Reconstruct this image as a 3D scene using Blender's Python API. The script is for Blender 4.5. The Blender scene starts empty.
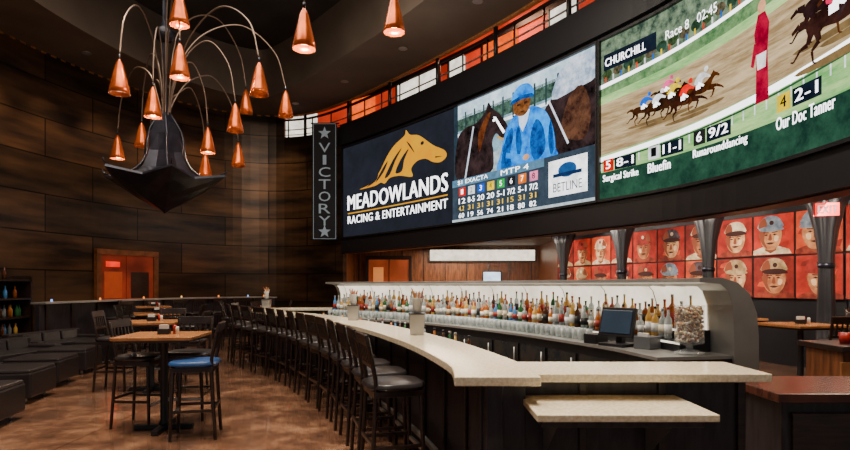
import bpy, bmesh, math, random
from mathutils import Vector, Matrix
random.seed(7)
S=bpy.context.scene
COL=S.collection

# ------------------------------------------------------------ materials
def lin(h):
    h=h.lstrip('#'); o=[]
    for i in (0,2,4):
        c=int(h[i:i+2],16)/255
        o.append(c/12.92 if c<=0.04045 else ((c+0.055)/1.055)**2.4)
    return o
MC={}
def M(name,hexc,rough=0.5,metal=0.0,hex2=None,scale=5,emit=0,trans=0,stretch=(1,1,1),bump=0,coat=0,detail=3,alpha=1):
    if name in MC: return MC[name]
    m=bpy.data.materials.new(name); m.use_nodes=True
    nt=m.node_tree; b=nt.nodes['Principled BSDF']
    c=lin(hexc)
    c2=lin(hex2) if hex2 else [x*0.85 for x in c]
    tc=nt.nodes.new('ShaderNodeTexCoord'); mp=nt.nodes.new('ShaderNodeMapping')
    mp.inputs['Scale'].default_value=stretch
    nz=nt.nodes.new('ShaderNodeTexNoise'); nz.inputs['Scale'].default_value=scale; nz.inputs['Detail'].default_value=detail
    rp=nt.nodes.new('ShaderNodeValToRGB')
    rp.color_ramp.elements[0].position=0.35; rp.color_ramp.elements[1].position=0.65
    rp.color_ramp.elements[0].color=(*c2,1); rp.color_ramp.elements[1].color=(*c,1)
    nt.links.new(tc.outputs['Object'],mp.inputs[0]); nt.links.new(mp.outputs[0],nz.inputs['Vector'])
    nt.links.new(nz.outputs['Fac'],rp.inputs[0]); nt.links.new(rp.outputs[0],b.inputs['Base Color'])
    b.inputs['Roughness'].default_value=rough; b.inputs['Metallic'].default_value=metal; b.inputs['Alpha'].default_value=alpha
    if coat: b.inputs['Coat Weight'].default_value=coat
    if trans: b.inputs['Transmission Weight'].default_value=trans
    if emit:
        nt.links.new(rp.outputs[0],b.inputs['Emission Color']); b.inputs['Emission Strength'].default_value=emit
    if bump:
        bp=nt.nodes.new('ShaderNodeBump'); bp.inputs['Strength'].default_value=bump; bp.inputs['Distance'].default_value=0.02
        nt.links.new(nz.outputs['Fac'],bp.inputs['Height']); nt.links.new(bp.outputs[0],b.inputs['Normal'])
    MC[name]=m; return m
def E(hexc,st=1.5,sat=1.2,hex2=None,scale=4,stretch=(1,1,1),lo=.65,hi=1.15):
    k='screen_%s_%.2f_%s_%s'%(hexc.lstrip('#'),st,hex2,scale)
    if k in MC: return MC[k]
    m=bpy.data.materials.new(k); m.use_nodes=True; nt=m.node_tree
    nt.nodes.clear(); o=nt.nodes.new('ShaderNodeOutputMaterial'); e=nt.nodes.new('ShaderNodeEmission')
    def sa(h):
        c=lin(h); l=sum(c)/3; return [max(0,l+(x-l)*sat) for x in c]
    c=sa(hexc); c2=sa(hex2) if hex2 else [x*lo for x in c]
    if not hex2: c=[x*hi for x in c]
    tc=nt.nodes.new('ShaderNodeTexCoord'); mp=nt.nodes.new('ShaderNodeMapping'); mp.inputs['Scale'].default_value=stretch
    nz=nt.nodes.new('ShaderNodeTexNoise'); nz.inputs['Scale'].default_value=scale; nz.inputs['Detail'].default_value=10; nz.inputs['Roughness'].default_value=.72
    rp=nt.nodes.new('ShaderNodeValToRGB')
    rp.color_ramp.elements[0].color=(*c2,1); rp.color_ramp.elements[1].color=(*c,1)
    rp.color_ramp.elements[0].position=0.38; rp.color_ramp.elements[1].position=0.62
    nt.links.new(tc.outputs['Object'],mp.inputs[0]); nt.links.new(mp.outputs[0],nz.inputs['Vector']); nt.links.new(nz.outputs['Fac'],rp.inputs[0]); nt.links.new(rp.outputs[0],e.inputs[0])
    e.inputs[1].default_value=st; nt.links.new(e.outputs[0],o.inputs[0])
    MC[k]=m; return m

# ------------------------------------------------------------ mesh builder
class MB:
    def __init__(s): s.v=[];s.f=[];s.m=[];s.mats=[];s.sm=[]
    def mi(s,mat):
        if mat not in s.mats: s.mats.append(mat)
        return s.mats.index(mat)
    def add(s,vs,fs,mat,smooth=False,xf=None):
        o=len(s.v); i=s.mi(mat)
        for v in vs:
            v=Vector(v); s.v.append(xf@v if xf else v)
        for f in fs: s.f.append([a+o for a in f]); s.m.append(i); s.sm.append(smooth)
    def box(s,c,d,mat,rz=0,xf=None,taper=1.0,rx=0,ry=0):
        vs=[]
        for z in(-1,1):
            t=taper if z<0 else 1
            for x,y in((-1,-1),(1,-1),(1,1),(-1,1)): vs.append(Vector((x*d[0]/2*t,y*d[1]/2*t,z*d[2]/2)))
        R=Matrix.Translation(c)@Matrix.Rotation(rz,4,'Z')@Matrix.Rotation(ry,4,'Y')@Matrix.Rotation(rx,4,'X')
        vs=[R@v for v in vs]
        s.add(vs,[(3,2,1,0),(4,5,6,7),(0,1,5,4),(1,2,6,5),(2,3,7,6),(3,0,4,7)],mat,False,xf)
    def lathe(s,c,prof,mat,seg=16,xf=None,smooth=True,lob=None):
        vs=[];fs=[];n=len(prof)
        for i,(r,z) in enumerate(prof):
            for k in range(seg):
                a=2*math.pi*k/seg; rr=r; zz=z
                if lob: rr,zz=lob(r,z,a)
                vs.append((c[0]+rr*math.cos(a),c[1]+rr*math.sin(a),c[2]+zz))
        for i in range(n-1):
            for k in range(seg):
                k2=(k+1)%seg; fs.append((i*seg+k,i*seg+k2,(i+1)*seg+k2,(i+1)*seg+k))
        if prof[0][0]>1e-4: fs.append(tuple(range(seg))[::-1])
        if prof[-1][0]>1e-4: fs.append(tuple((n-1)*seg+k for k in range(seg)))
        s.add(vs,fs,mat,smooth,xf)
    def tube(s,pts,r,mat,seg=8,xf=None,r1=None):
        pts=[Vector(p) for p in pts]; vs=[];fs=[];n=len(pts)
        for i,p in enumerate(pts):
            t=(pts[min(i+1,n-1)]-pts[max(i-1,0)]).normalized()
            up=Vector((0,0,1)) if abs(t.z)<0.95 else Vector((1,0,0))
            a=t.cross(up).normalized(); b=t.cross(a)
            rr=r if r1 is None else r+(r1-r)*i/(n-1)
            for k in range(seg):
                an=2*math.pi*k/seg; vs.append(p+a*rr*math.cos(an)+b*rr*math.sin(an))
        for i in range(n-1):
            for k in range(seg):
                k2=(k+1)%seg; fs.append((i*seg+k,i*seg+k2,(i+1)*seg+k2,(i+1)*seg+k))
        fs.append(tuple(range(seg))[::-1]); fs.append(tuple((n-1)*seg+k for k in range(seg)))
        s.add(vs,fs,mat,True,xf)
    def poly(s,pts,mat,xf=None): s.add(pts,[tuple(range(len(pts)))],mat,False,xf)
    def prism(s,pts,z0,z1,mat):
        n=len(pts); vs=[(x,y,z0) for x,y in pts]+[(x,y,z1) for x,y in pts]
        fs=[tuple(range(n))[::-1],tuple(range(n,2*n))]+[(i,(i+1)%n,(i+1)%n+n,i+n) for i in range(n)]
        s.add(vs,fs,mat)
    def sweep(s,path,s0,s1,prof,mat,step=0.3,closed=True,caps=True,smooth=False):
        n=max(2,int(abs(s1-s0)/step)+1); vs=[]; m=len(prof)
        for i in range(n):
            ss=s0+(s1-s0)*i/(n-1)
            for (nn,z) in prof: vs.append(path.P(ss,nn,z))
        fs=[]
        for e in range(m if closed else m-1):
            e2=(e+1)%m
            for i in range(n-1): fs.append((i*m+e,(i+1)*m+e,(i+1)*m+e2,i*m+e2))
        if closed and caps: fs+=[tuple(range(m)),tuple((n-1)*m+k for k in range(m))[::-1]]
        s.add(vs,fs,mat,smooth)
    def done(s,name,bevel=0,loc=(0,0,0),rz=0,fixn=True):
        me=bpy.data.meshes.new(name); me.from_pydata([tuple(v) for v in s.v],[],s.f)
        for m in s.mats: me.materials.append(m)
        for p,i,q in zip(me.polygons,s.m,s.sm): p.material_index=i; p.use_smooth=q
        if fixn:
            bm=bmesh.new(); bm.from_mesh(me); bmesh.ops.recalc_face_normals(bm,faces=bm.faces); bm.to_mesh(me); bm.free()
        me.update()
        o=bpy.data.objects.new(name,me); COL.objects.link(o); o.location=loc; o.rotation_euler=(0,0,rz)
        if bevel:
            b=o.modifiers.new('bevel','BEVEL'); b.width=bevel; b.segments=2; b.limit_method='ANGLE'; b.angle_limit=math.radians(50)
        return o
def inst(o,loc,rz=0,name=None):
    n=bpy.data.objects.new(name or o.name.split('.')[0],o.data); COL.objects.link(n); n.location=loc; n.rotation_euler=(0,0,rz)
    for m in o.modifiers:
        k=n.modifiers.new(m.name,m.type)
        if m.type=='BEVEL': k.width=m.width;k.segments=m.segments;k.limit_method='ANGLE';k.angle_limit=m.angle_limit
    return n

def catmull(P,n=16,closed=False):
    out=[];N=len(P)
    P=[Vector(p) for p in P]
    rng=range(N) if closed else range(N-1)
    for i in rng:
        if closed: p0,p1,p2,p3=P[i-1],P[i],P[(i+1)%N],P[(i+2)%N]
        else:
            p1,p2=P[i],P[i+1]; p0=P[i-1] if i>0 else p1*2-p2; p3=P[i+2] if i+2<N else p2*2-p1
        for k in range(n):
            t=k/n
            out.append(0.5*((2*p1)+(p2-p0)*t+(2*p0-5*p1+4*p2-p3)*t*t+(3*p1-p0-3*p2+p3)*t**3))
    if not closed: out.append(P[-1])
    return out
class Path:
    def __init__(s,pts,n=24,straight=False):
        s.p=[Vector(p) for p in pts] if straight else catmull(pts,n)
        s.l=[0]
        for a,b in zip(s.p,s.p[1:]): s.l.append(s.l[-1]+(b-a).length)
        s.cp=[s.l[i] for i in range(0,len(s.p),1 if straight else n)]
        s.L=s.l[-1]
    def raw(s,x):
        x=max(0,min(s.L,x)); lo,hi=0,len(s.l)-1
        while hi-lo>1:
            m=(lo+hi)//2
            if s.l[m]<=x: lo=m
            else: hi=m
        t=(x-s.l[lo])/max(1e-9,s.l[hi]-s.l[lo]); return s.p[lo].lerp(s.p[hi],t)
    def fr(s,x):
        a=s.raw(max(0,x-0.15)); b=s.raw(min(s.L,x+0.15)); t=(b-a).normalized()
        return s.raw(x),t,Vector((t.y,-t.x))
    def P(s,x,n,z):
        p,t,nn=s.fr(x); q=p+nn*n; return Vector((q.x,q.y,z))
class Flat:
    """flat artwork mounted on a (curved) surface: a,b in 0..1"""
    def __init__(s,path,s0,z0,w,h,n0=0.0,lay=0.006,step=0.35):
        s.path,s.s0,s.z0,s.w,s.h,s.n0,s.lay,s.step=path,s0,z0,w,h,n0,lay,step; s.mb=MB()
    def _add(s,bm,layer,mat):
        x=s.s0
        while x<s.s0+s.w:
            x+=s.step
            bmesh.ops.bisect_plane(bm,geom=bm.verts[:]+bm.edges[:]+bm.faces[:],plane_co=(x,0,0),plane_no=(1,0,0))
        bm.verts.ensure_lookup_table(); bm.verts.index_update()
        vs=[s.path.P(v.co.x,s.n0+layer*s.lay,v.co.y) for v in bm.verts]
        fs=[tuple(v.index for v in f.verts) for f in bm.faces]
        s.mb.add(vs,fs,mat); bm.free()
    def poly(s,pts,mat,layer=1,smooth=0):
        if smooth: pts=[(v.x,v.y) for v in catmull([(p[0],p[1]) for p in pts],smooth,True)]
        bm=bmesh.new()
        vv=[bm.verts.new((s.s0+min(1,max(0,a))*s.w,s.z0+min(1,max(0,b))*s.h,0)) for a,b in pts]
        bm.faces.new(vv); bmesh.ops.triangulate(bm,faces=bm.faces[:])
        s._add(bm,layer,mat)
    def rect(s,a0,b0,a1,b1,mat,layer=1): s.poly([(a0,b0),(a1,b0),(a1,b1),(a0,b1)],mat,layer)
    def ell(s,a,b,ra,rb,mat,layer=1,n=20,a0=0,a1=360):
        s.poly([(a+ra*math.cos(math.radians(a0+(a1-a0)*i/n)),b+rb*math.sin(math.radians(a0+(a1-a0)*i/n))) for i in range(n if a1-a0>=360 else n+1)],mat,layer)
    def line(s,p,q,w,mat,layer=1,w2=None):
        dx,dy=(q[0]-p[0])*s.w,(q[1]-p[1])*s.h; l=math.hypot(dx,dy); ox,oy=-dy/l*w/2/s.w,dx/l*w/2/s.h; k=(w2 or w)/w
        s.poly([(p[0]+ox,p[1]+oy),(q[0]+ox*k,q[1]+oy*k),(q[0]-ox*k,q[1]-oy*k),(p[0]-ox,p[1]-oy)],mat,layer)
    def text(s,txt,a0,b0,a1,b1,mat,layer=3,fat=0.0):
        c=bpy.data.curves.new('t','FONT'); c.body=txt; c.resolution_u=3; c.space_character=1.0+fat*2
        o=bpy.data.objects.new('t',c); COL.objects.link(o); bpy.context.view_layer.update()
        me=bpy.data.meshes.new_from_object(o.evaluated_get(bpy.context.evaluated_depsgraph_get()))
        bpy.data.objects.remove(o)
        hh=(b1-b0)*s.h; sh=fat*hh/s.w*1.6
        for k,dx in enumerate(((-sh,0),(0,0),(sh,0)) if fat else ((0,0),)):
            bm=bmesh.new(); bm.from_mesh(me)
            if not bm.verts: return
            xs=[v.co.x for v in bm.verts]; ys=[v.co.y for v in bm.verts]
            x0,x1,y0,y1=min(xs),max(xs),min(ys),max(ys)
            for v in bm.verts:
                a=a0+dx[0]+(a1-a0)*(v.co.x-x0)/(x1-x0); b=b0+(b1-b0)*(v.co.y-y0)/max(1e-6,y1-y0)
                v.co=(s.s0+a*s.w,s.z0+b*s.h,0)
            bmesh.ops.triangulate(bm,faces=bm.faces[:])
            s._add(bm,layer+k*.3,mat)
        bpy.data.meshes.remove(me)
    def done(s,name): return s.mb.done(name,fixn=False)

# ------------------------------------------------------------ common materials
m_black=M('black_paint','#1b1a1e',0.4)
m_dark=M('dark_wood','#32241d',0.3,hex2='#1e1411',scale=6,stretch=(1,1,8),coat=0.2)
m_barfront=M('bar_front_wood','#343036',0.32,hex2='#201d20',scale=4,stretch=(6,6,1))
m_marble=M('counter_stone','#fbeed2',0.16,hex2='#e2cca4',scale=45,detail=10)
m_steel=M('brushed_steel','#b4b2ae',0.34,metal=0.65)
m_copper=M('copper','#d8682e',0.22,metal=0.7,hex2='#a84a1e',emit=0.15)  # slight emission paints a warm glow onto the lamp bells
m_leather=M('black_leather','#2a2627',0.3)
m_walnut=M('table_wood','#b07848',0.25,hex2='#8c5832',scale=5,stretch=(1,8,1))
m_white=M('white_ceramic','#e8e4dc',0.3)
m_red=M('red_plastic','#b02018',0.4)
m_bluev=M('blue_vinyl','#1f4478',0.35)
m_bronze=M('dark_bronze','#2b2c38',0.3,metal=0.5,hex2='#1a1a22')
m_rod=M('bronze_rod','#7a6658',0.35,metal=0.6)
m_ceil=M('ceiling_dark','#302a26',0.8,hex2='#241f1c',scale=1)
m_soffit=M('soffit_plaster','#6a5c50',0.6,hex2='#564a40',scale=0.6)

def wallmat():
    m=bpy.data.materials.new('bronze_wall_panels'); m.use_nodes=True; nt=m.node_tree; b=nt.nodes['Principled BSDF']
    tc=nt.nodes.new('ShaderNodeTexCoord')
    br=nt.nodes.new('ShaderNodeTexBrick'); nt.links.new(tc.outputs['UV'],br.inputs['Vector'])
    br.inputs['Color1'].default_value=(*lin('#43352a'),1); br.inputs['Color2'].default_value=(*lin('#2e261f'),1); br.inputs['Mortar'].default_value=(*lin('#120d09'),1)
    br.inputs['Scale'].default_value=1; br.inputs['Brick Width'].default_value=3.0; br.inputs['Row Height'].default_value=1.0; br.inputs['Mortar Size'].default_value=0.018; br.inputs['Bias'].default_value=-0.1
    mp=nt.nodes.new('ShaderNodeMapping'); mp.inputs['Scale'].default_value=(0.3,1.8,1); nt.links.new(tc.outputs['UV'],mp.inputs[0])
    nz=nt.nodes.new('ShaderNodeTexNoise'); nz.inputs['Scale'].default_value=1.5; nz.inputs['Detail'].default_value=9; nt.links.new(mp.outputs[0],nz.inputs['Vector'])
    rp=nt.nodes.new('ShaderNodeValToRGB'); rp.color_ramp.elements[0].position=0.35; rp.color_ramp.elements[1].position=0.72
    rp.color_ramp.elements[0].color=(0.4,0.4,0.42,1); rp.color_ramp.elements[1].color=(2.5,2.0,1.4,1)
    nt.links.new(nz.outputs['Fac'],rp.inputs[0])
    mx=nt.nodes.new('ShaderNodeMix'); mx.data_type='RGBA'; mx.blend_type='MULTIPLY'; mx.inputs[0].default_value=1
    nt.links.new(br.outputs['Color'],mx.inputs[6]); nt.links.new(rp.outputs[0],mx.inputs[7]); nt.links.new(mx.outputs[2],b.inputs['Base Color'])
    b.inputs['Roughness'].default_value=0.3; b.inputs['Metallic'].default_value=0.45
    return m
m_wall=wallmat()
def floormat():
    m=bpy.data.materials.new('stained_concrete'); m.use_nodes=True; nt=m.node_tree; b=nt.nodes['Principled BSDF']
    tc=nt.nodes.new('ShaderNodeTexCoord')
    nz=nt.nodes.new('ShaderNodeTexNoise'); nz.inputs['Scale'].default_value=1.8; nz.inputs['Detail'].default_value=13; nz.inputs['Roughness'].default_value=0.76; nz.inputs['Distortion'].default_value=0.3
    nt.links.new(tc.outputs['Object'],nz.inputs['Vector'])
    rp=nt.nodes.new('ShaderNodeValToRGB'); e=rp.color_ramp.elements
    e[0].position=0.32; e[0].color=(*lin('#352a25'),1); e[1].position=0.7; e[1].color=(*lin('#ab8266'),1)
    k=e.new(0.5); k.color=(*lin('#6c4c3a'),1)
    nt.links.new(nz.outputs['Fac'],rp.inputs[0])
    br=nt.nodes.new('ShaderNodeTexBrick'); nt.links.new(tc.outputs['Object'],br.inputs['Vector']); br.offset=0
    br.inputs['Color1'].default_value=(1,1,1,1); br.inputs['Color2'].default_value=(.95,.95,.95,1); br.inputs['Mortar'].default_value=(.3,.25,.22,1)
    br.inputs['Scale'].default_value=1; br.inputs['Brick Width'].default_value=3.6; br.inputs['Row Height'].default_value=3.6; br.inputs['Mortar Size'].default_value=0.008
    mx=nt.nodes.new('ShaderNodeMix'); mx.data_type='RGBA'; mx.blend_type='MULTIPLY'; mx.inputs[0].default_value=1
    nt.links.new(rp.outputs[0],mx.inputs[6]); nt.links.new(br.outputs['Color'],mx.inputs[7]); nt.links.new(mx.outputs[2],b.inputs['Base Color'])
    n2=nt.nodes.new('ShaderNodeTexNoise'); n2.inputs['Scale'].default_value=5; n2.inputs['Detail'].default_value=5; nt.links.new(tc.outputs['Object'],n2.inputs['Vector'])
    mr=nt.nodes.new('ShaderNodeMapRange'); mr.inputs[3].default_value=0.06; mr.inputs[4].default_value=0.22; nt.links.new(n2.outputs['Fac'],mr.inputs[0]); nt.links.new(mr.outputs[0],b.inputs['Roughness'])
    bp=nt.nodes.new('ShaderNodeBump'); bp.inputs['Strength'].default_value=0.04; bp.inputs['Distance'].default_value=0.02; nt.links.new(n2.outputs['Fac'],bp.inputs['Height']); nt.links.new(bp.outputs[0],b.inputs['Normal'])
    b.inputs['Coat Weight'].default_value=.6; b.inputs['Coat Roughness'].default_value=.08
    return m
m_floor=floormat()

# ------------------------------------------------------------ rotunda path
W=Path([(-10.2,-3),(-10.6,3),(-10.5,9),(-10.3,13.5),(-9.2,17.4),(-7.2,19.9),(-4.9,20.5),(-2.75,19),(0.77,14.6),(3.3,10.7),(4.3,8.6),(4.65,6.2),(4.45,3),(3.7,0.3),(2.5,-2.5)])
cp=W.cp
sBal=cp[6]-0.2; sScr=cp[7]; sS2=cp[8]; sS3=cp[9]; sDoor=cp[4]
ZS0,ZS1=3.2,6.15; ZR=2.65; ZB=6.95; ZC=7.75; ZT=9.3; ZL=3.15

mb=MB(); mb.add([(-13,-4,0),(12,-4,0),(12,24,0),(-13,24,0)],[(0,1,2,3)],m_floor); fl=mb.done('floor')
mb=MB(); mb.box((0,10,ZT+0.05),(27,29,0.1),m_ceil); mb.done('ceiling')
def uvwall(name,s0,s1,z0,z1,mat,n0=0,n1=-0.15):
    me=bpy.data.meshes.new(name); n=int((s1-s0)/0.3)+2; vs=[];fs=[];uv=[]
    for i in range(n):
        s=s0+(s1-s0)*i/(n-1)
        vs+= [W.P(s,n0,z0),W.P(s,n0,z1),W.P(s,n1,z1),W.P(s,n1,z0)]; uv.append(s)
    for i in range(n-1):
        for e in range(4):
            e2=(e+1)%4; fs.append((i*4+e,(i+1)*4+e,(i+1)*4+e2,i*4+e2))
    fs.append((0,1,2,3)); fs.append(((n-1)*4+3,(n-1)*4+2,(n-1)*4+1,(n-1)*4))
    me.from_pydata([tuple(v) for v in vs],[],fs); me.materials.append(mat)
    ul=me.uv_layers.new()
    for p in me.polygons:
        for li in p.loop_indices:
            vi=me.loops[li].vertex_index; ul.data[li].uv=(uv[vi//4],vs[vi].z)
    bm=bmesh.new(); bm.from_mesh(me); bmesh.ops.recalc_face_normals(bm,faces=bm.faces); bm.to_mesh(me); bm.free()
    o=bpy.data.objects.new(name,me); COL.objects.link(o); return o
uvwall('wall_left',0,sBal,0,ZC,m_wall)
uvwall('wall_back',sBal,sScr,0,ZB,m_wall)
mb=MB()
mb.sweep(W,sScr,W.L,[(0.0,ZR),(0.0,ZB),(-0.35,ZB),(-0.35,ZR)],m_black)
mb.sweep(W,sScr+0.02,W.L,[(0.10,ZR+0.02),(0.10,ZR+0.4),(0.0,ZR+0.42),(0.0,ZR+0.02)],m_black)
mb.sweep(W,sScr+0.02,W.L,[(0.14,ZS1+0.1),(0.14,ZB-0.02),(0.0,ZB-0.02),(0.0,ZS1+0.1)],m_black)
mb.done('wall_bulkhead')
# balcony
m_balred=M('balcony_red_glow','#d83a18',0.6,emit=1.0,hex2='#98200a',scale=0.8)  # emission puts the red balcony light into the wall itself
mb=MB(); mb.sweep(W,sBal,W.L,[(-0.35,ZB-0.15),(-0.35,ZB),(-2.9,ZB),(-2.9,ZB-0.15)],m_black); mb.done('floor_balcony')
mb=MB(); mb.sweep(W,sBal-2,W.L,[(-2.2,ZB),(-2.2,ZT-.02),(-2.4,ZT-.02),(-2.4,ZB)],m_balred)
mb.sweep(W,sBal-2,W.L,[(-2.15,8.75),(-2.15,8.95),(-2.2,8.95),(-2.2,8.75)],m_black)
mb.done('wall_balcony')
mb=MB()
x=sBal-1; i=0
while x<W.L-3:
    w=[1.3,0.8,1.9,0.6][i%4]
    mb.sweep(W,x,x+w,[(-2.1,ZB+0.5),(-2.1,8.72),(-2.2,8.72),(-2.2,ZB+0.5)],E('#fff6e6',1.7) if i%3!=1 else E('#ff7038',1.5))
    mb.sweep(W,x-.06,x,[(-2.05,ZB+0.4),(-2.05,8.75),(-2.2,8.75),(-2.2,ZB+0.4)],m_black,step=.1)
    x+=w+[0.9,1.2,0.7][i%3]; i+=1
mb.done('window_1')
mb=MB()
mb.sweep(W,sBal,W.L,[(-0.10,ZB+0.62),(-0.10,ZB+0.68),(-0.17,ZB+0.68),(-0.17,ZB+0.62)],m_black)
mb.sweep(W,sBal,W.L,[(-0.13,ZB+0.28),(-0.13,ZB+0.31),(-0.16,ZB+0.31),(-0.16,ZB+0.28)],m_steel)
mb.sweep(W,sBal,W.L,[(-0.13,ZB+0.1),(-0.13,ZB+0.12),(-0.16,ZB+0.12),(-0.16,ZB+0.1)],m_steel)
x=sBal+0.1
while x<W.L-1:
    p=W.P(x,-0.145,ZB); mb.tube([p,p+Vector((0,0,0.65))],0.025,m_black,6)
    x+=0.95
for k in range(9):
    s=sBal+0.8+k*2.3; p=W.P(s,-0.06,ZB); mb.tube([p,p+Vector((0,0,ZC-ZB))],0.055,m_black,10)
mb.done('balcony_railing')
mb=MB()
mb.sweep(W,0,W.L,[(2.0,ZC),(2.0,ZT),(1.8,ZT),(1.8,ZC+0.12),(-.12,ZC+0.12),(-.12,ZC)],m_soffit,closed=True)
mb.sweep(W,0,sBal,[(-.0,ZC),(-.0,ZT),(-.15,ZT),(-.15,ZC)],m_soffit,closed=True)
mb.done('ceiling_soffit')
mb=MB(); mb.sweep(W,0,W.L,[(2.04,ZC-0.04),(2.04,ZC+0.12),(1.94,ZC+0.12),(1.94,ZC-0.04)],m_soffit); mb.sweep(W,0,W.L,[(.0,ZC-0.05),(.0,ZC),(-.1,ZC),(-.1,ZC-0.05)],m_walnut); mb.done('trim_1')
# ducts under the ceiling
mb=MB()
for (a,b,r) in(((-8,7.2),(3.4,8.0),.17),((-8,12.6),(1,12.0),.14)):
    mb.tube([(*a,ZT-.28),(*b,ZT-.28)],r,m_bronze,14)
    for t in(.2,.5,.8):
        x=a[0]+(b[0]-a[0])*t;y=a[1]+(b[1]-a[1])*t; mb.box((x,y,ZT-.15),(.03,.36,.29),m_black)
mb.done('ceiling_duct')
# lower ceiling & outer walls
outer=[(-2.9,19.3),(-2.9,22.5),(4.5,22.5),(4.5,19.0),(7.6,10.2),(9.4,5.0),(9.8,-3)]
pts=[W.P(sScr+(W.L-sScr)*i/40,-0.3,0) for i in range(41)]
poly=[(p.x,p.y) for p in pts]+[(x,y) for x,y in reversed(outer)]
mb=MB(); mb.prism(poly,ZL,ZL+0.1,m_soffit); mb.done('ceiling_lower')
m_wood2=M('wood_panel_warm','#8a5230',0.4,hex2='#5a341c',scale=3,stretch=(8,8,1))
mb=MB()
def seg(a,b,z0,z1,mat,t=0.12):
    a=Vector((*a,0)); b=Vector((*b,0)); d=b-a; c=(a+b)/2
    mb.box((c.x,c.y,(z0+z1)/2),(d.length,t,z1-z0),mat,math.atan2(d.y,d.x))
seg((-2.9,19.3),(-2.9,22.5),0,ZL,m_wood2); seg((-2.9,22.5),(4.5,22.5),0,ZL,m_wood2); seg((4.56,22.5),(4.56,19),0,ZL,m_wood2)
for i in range(9): mb.box((-2.6+i*.85,22.42,1.57),(.03,.03,3.1),m_dark)
mb.box((0.8,22.42,1.45),(7.3,.03,.04),m_dark)
mb.done('wall_rear')
mb=MB(); seg((4.56,19.04),(7.66,10.24),0,ZL,m_black); seg((7.66,10.2),(9.46,5.0),0,ZL,m_black); seg((9.46,5),(9.86,-3),0,ZL,m_black); mb.done('wall_right')

# portraits
PW=Path([(4.5,19.0),(7.6,10.2)],straight=True); PW2=Path([(7.6,10.2),(9.4,5.0)],straight=True)
m_skins=[M('portrait_skin_%d'%i,c,0.8,hex2=d,scale=7) for i,(c,d) in enumerate([('#e09a64','#ac643c'),('#cc8450','#905030'),('#ecb684','#c07c4c')])]
m_bg=[M('portrait_bg_%d'%i,c,0.8,hex2=d,scale=4) for i,(c,d) in enumerate([('#d43018','#9c1c0c'),('#c02814','#881208'),('#e85c28','#bc3412'),('#a42818','#6c140c')])]
m_caps=[M('portrait_cap_%d'%i,c,0.8,hex2=d,scale=7) for i,(c,d) in enumerate([('#f4e2c0','#c4a880'),('#98a4b4','#607080'),('#b02c20','#701810'),('#62525a','#342a30'),('#d4b484','#96764e')])]
m_jer=[M('portrait_jersey_%d'%i,c,0.8,hex2=d,scale=7) for i,(c,d) in enumerate([('#f4e2c0','#c0a074'),('#dcbc8c','#9c7c54'),('#a84028','#6c2014')])]
m_ink=M('portrait_ink','#3c120c',0.8); m_shade=M('portrait_shade','#94492a',0.8); m_hi=M('portrait_highlight','#fcd4a4',0.8)
def portrait(path,s0,z0,w,h,seed):
    r=random.Random(seed); F=Flat(path,s0,z0,w,h,n0=0.075,lay=0.003,step=5)
    F.rect(0,0,1,1,m_ink,0); F.rect(.015,.015,.985,.985,r.choice(m_bg),1)
    for _ in range(4):
        x,y=r.uniform(.1,.8),r.uniform(.2,.9); F.poly([(x,y),(x+.2,y+.05),(x+.15,y-.12),(x-.05,y-.1)],r.choice(m_bg),1.5)
    sk=r.choice(m_skins); c=.5+r.uniform(-.06,.06); cap=r.choice(m_caps); j=r.choice(m_jer); f=r.choice((-1,1)); k=r.uniform(.98,1.12); up=r.uniform(-.02,.02)
    P=lambda L:[(c+f*x*k,.45+(y-.45)*k+up) for x,y in L]
    F.poly(P([(-.48,.03),(-.42,.13),(-.16,.22),(.16,.22),(.42,.13),(.48,.03)]),j,2)
    F.poly(P([(-.13,.12),(-.13,.36),(.13,.36),(.13,.12),(0,.05)]),m_shade,3)
    F.poly(P([(-.25,.58),(-.26,.42),(-.2,.25),(-.09,.14),(.07,.14),(.19,.23),(.25,.4),(.25,.58),(.2,.7),(-.2,.7)]),sk,4,3)
    F.poly(P([(-.29,.52),(-.25,.54),(-.24,.4),(-.27,.41)]),m_shade,3.5); F.poly(P([(.29,.52),(.25,.54),(.24,.4),(.27,.41)]),m_shade,3.5)
    F.poly(P([(.12,.6),(.25,.58),(.245,.38),(.15,.22),(.07,.17),(.15,.36)]),m_shade,4.5,3)
    F.poly(P([(-.19,.44),(-.1,.45),(-.09,.34),(-.16,.33)]),m_hi,4.6,3)
    F.poly(P([(-.27,.64),(-.26,.78),(-.17,.89),(0,.93),(.17,.89),(.27,.77),(.28,.64)]),cap,5,3)
    F.poly(P([(.08,.66),(.12,.88),(.2,.86),(.27,.76),(.27,.64)]),m_shade,5.3,2)
    F.poly(P([(-.32,.60),(-.2,.57),(0,.555),(.2,.58),(.28,.63),(.18,.67),(0,.69),(-.2,.675)]),m_ink if r.random()<.5 else cap,6,3)
    F.ell(c-f*.03,.79,.055,.055,r.choice([m_ink,m_caps[0],m_caps[2]]),6)
    for d in(-1,1):
        F.poly(P([(d*.1-.05,.485),(d*.1,.505),(d*.1+.05,.485),(d*.1,.465)]),m_ink,5.5); F.poly(P([(d*.04,.525),(d*.17,.535),(d*.17,.555),(d*.04,.545)]),m_ink,5.5)
    F.poly(P([(-.02,.5),(.02,.5),(.055,.37),(0,.345),(-.04,.37)]),m_shade,5.2); F.poly(P([(-.11,.295),(0,.31),(.11,.295),(.03,.26),(-.03,.26)]),m_ink,5.5)
    return F.done('portrait_poster')
pw=PW.L/10; k=0
for i in range(10):
    for r_ in range(2):
        portrait(PW,i*pw+.01,1.34+r_*0.86,pw-.02,0.84,k+11); k+=1
for i in range(5):
    for r_ in range(2):
        portrait(PW2,i*pw+.02,1.34+r_*0.86,pw-.02,0.84,k+11); k+=1
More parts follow.
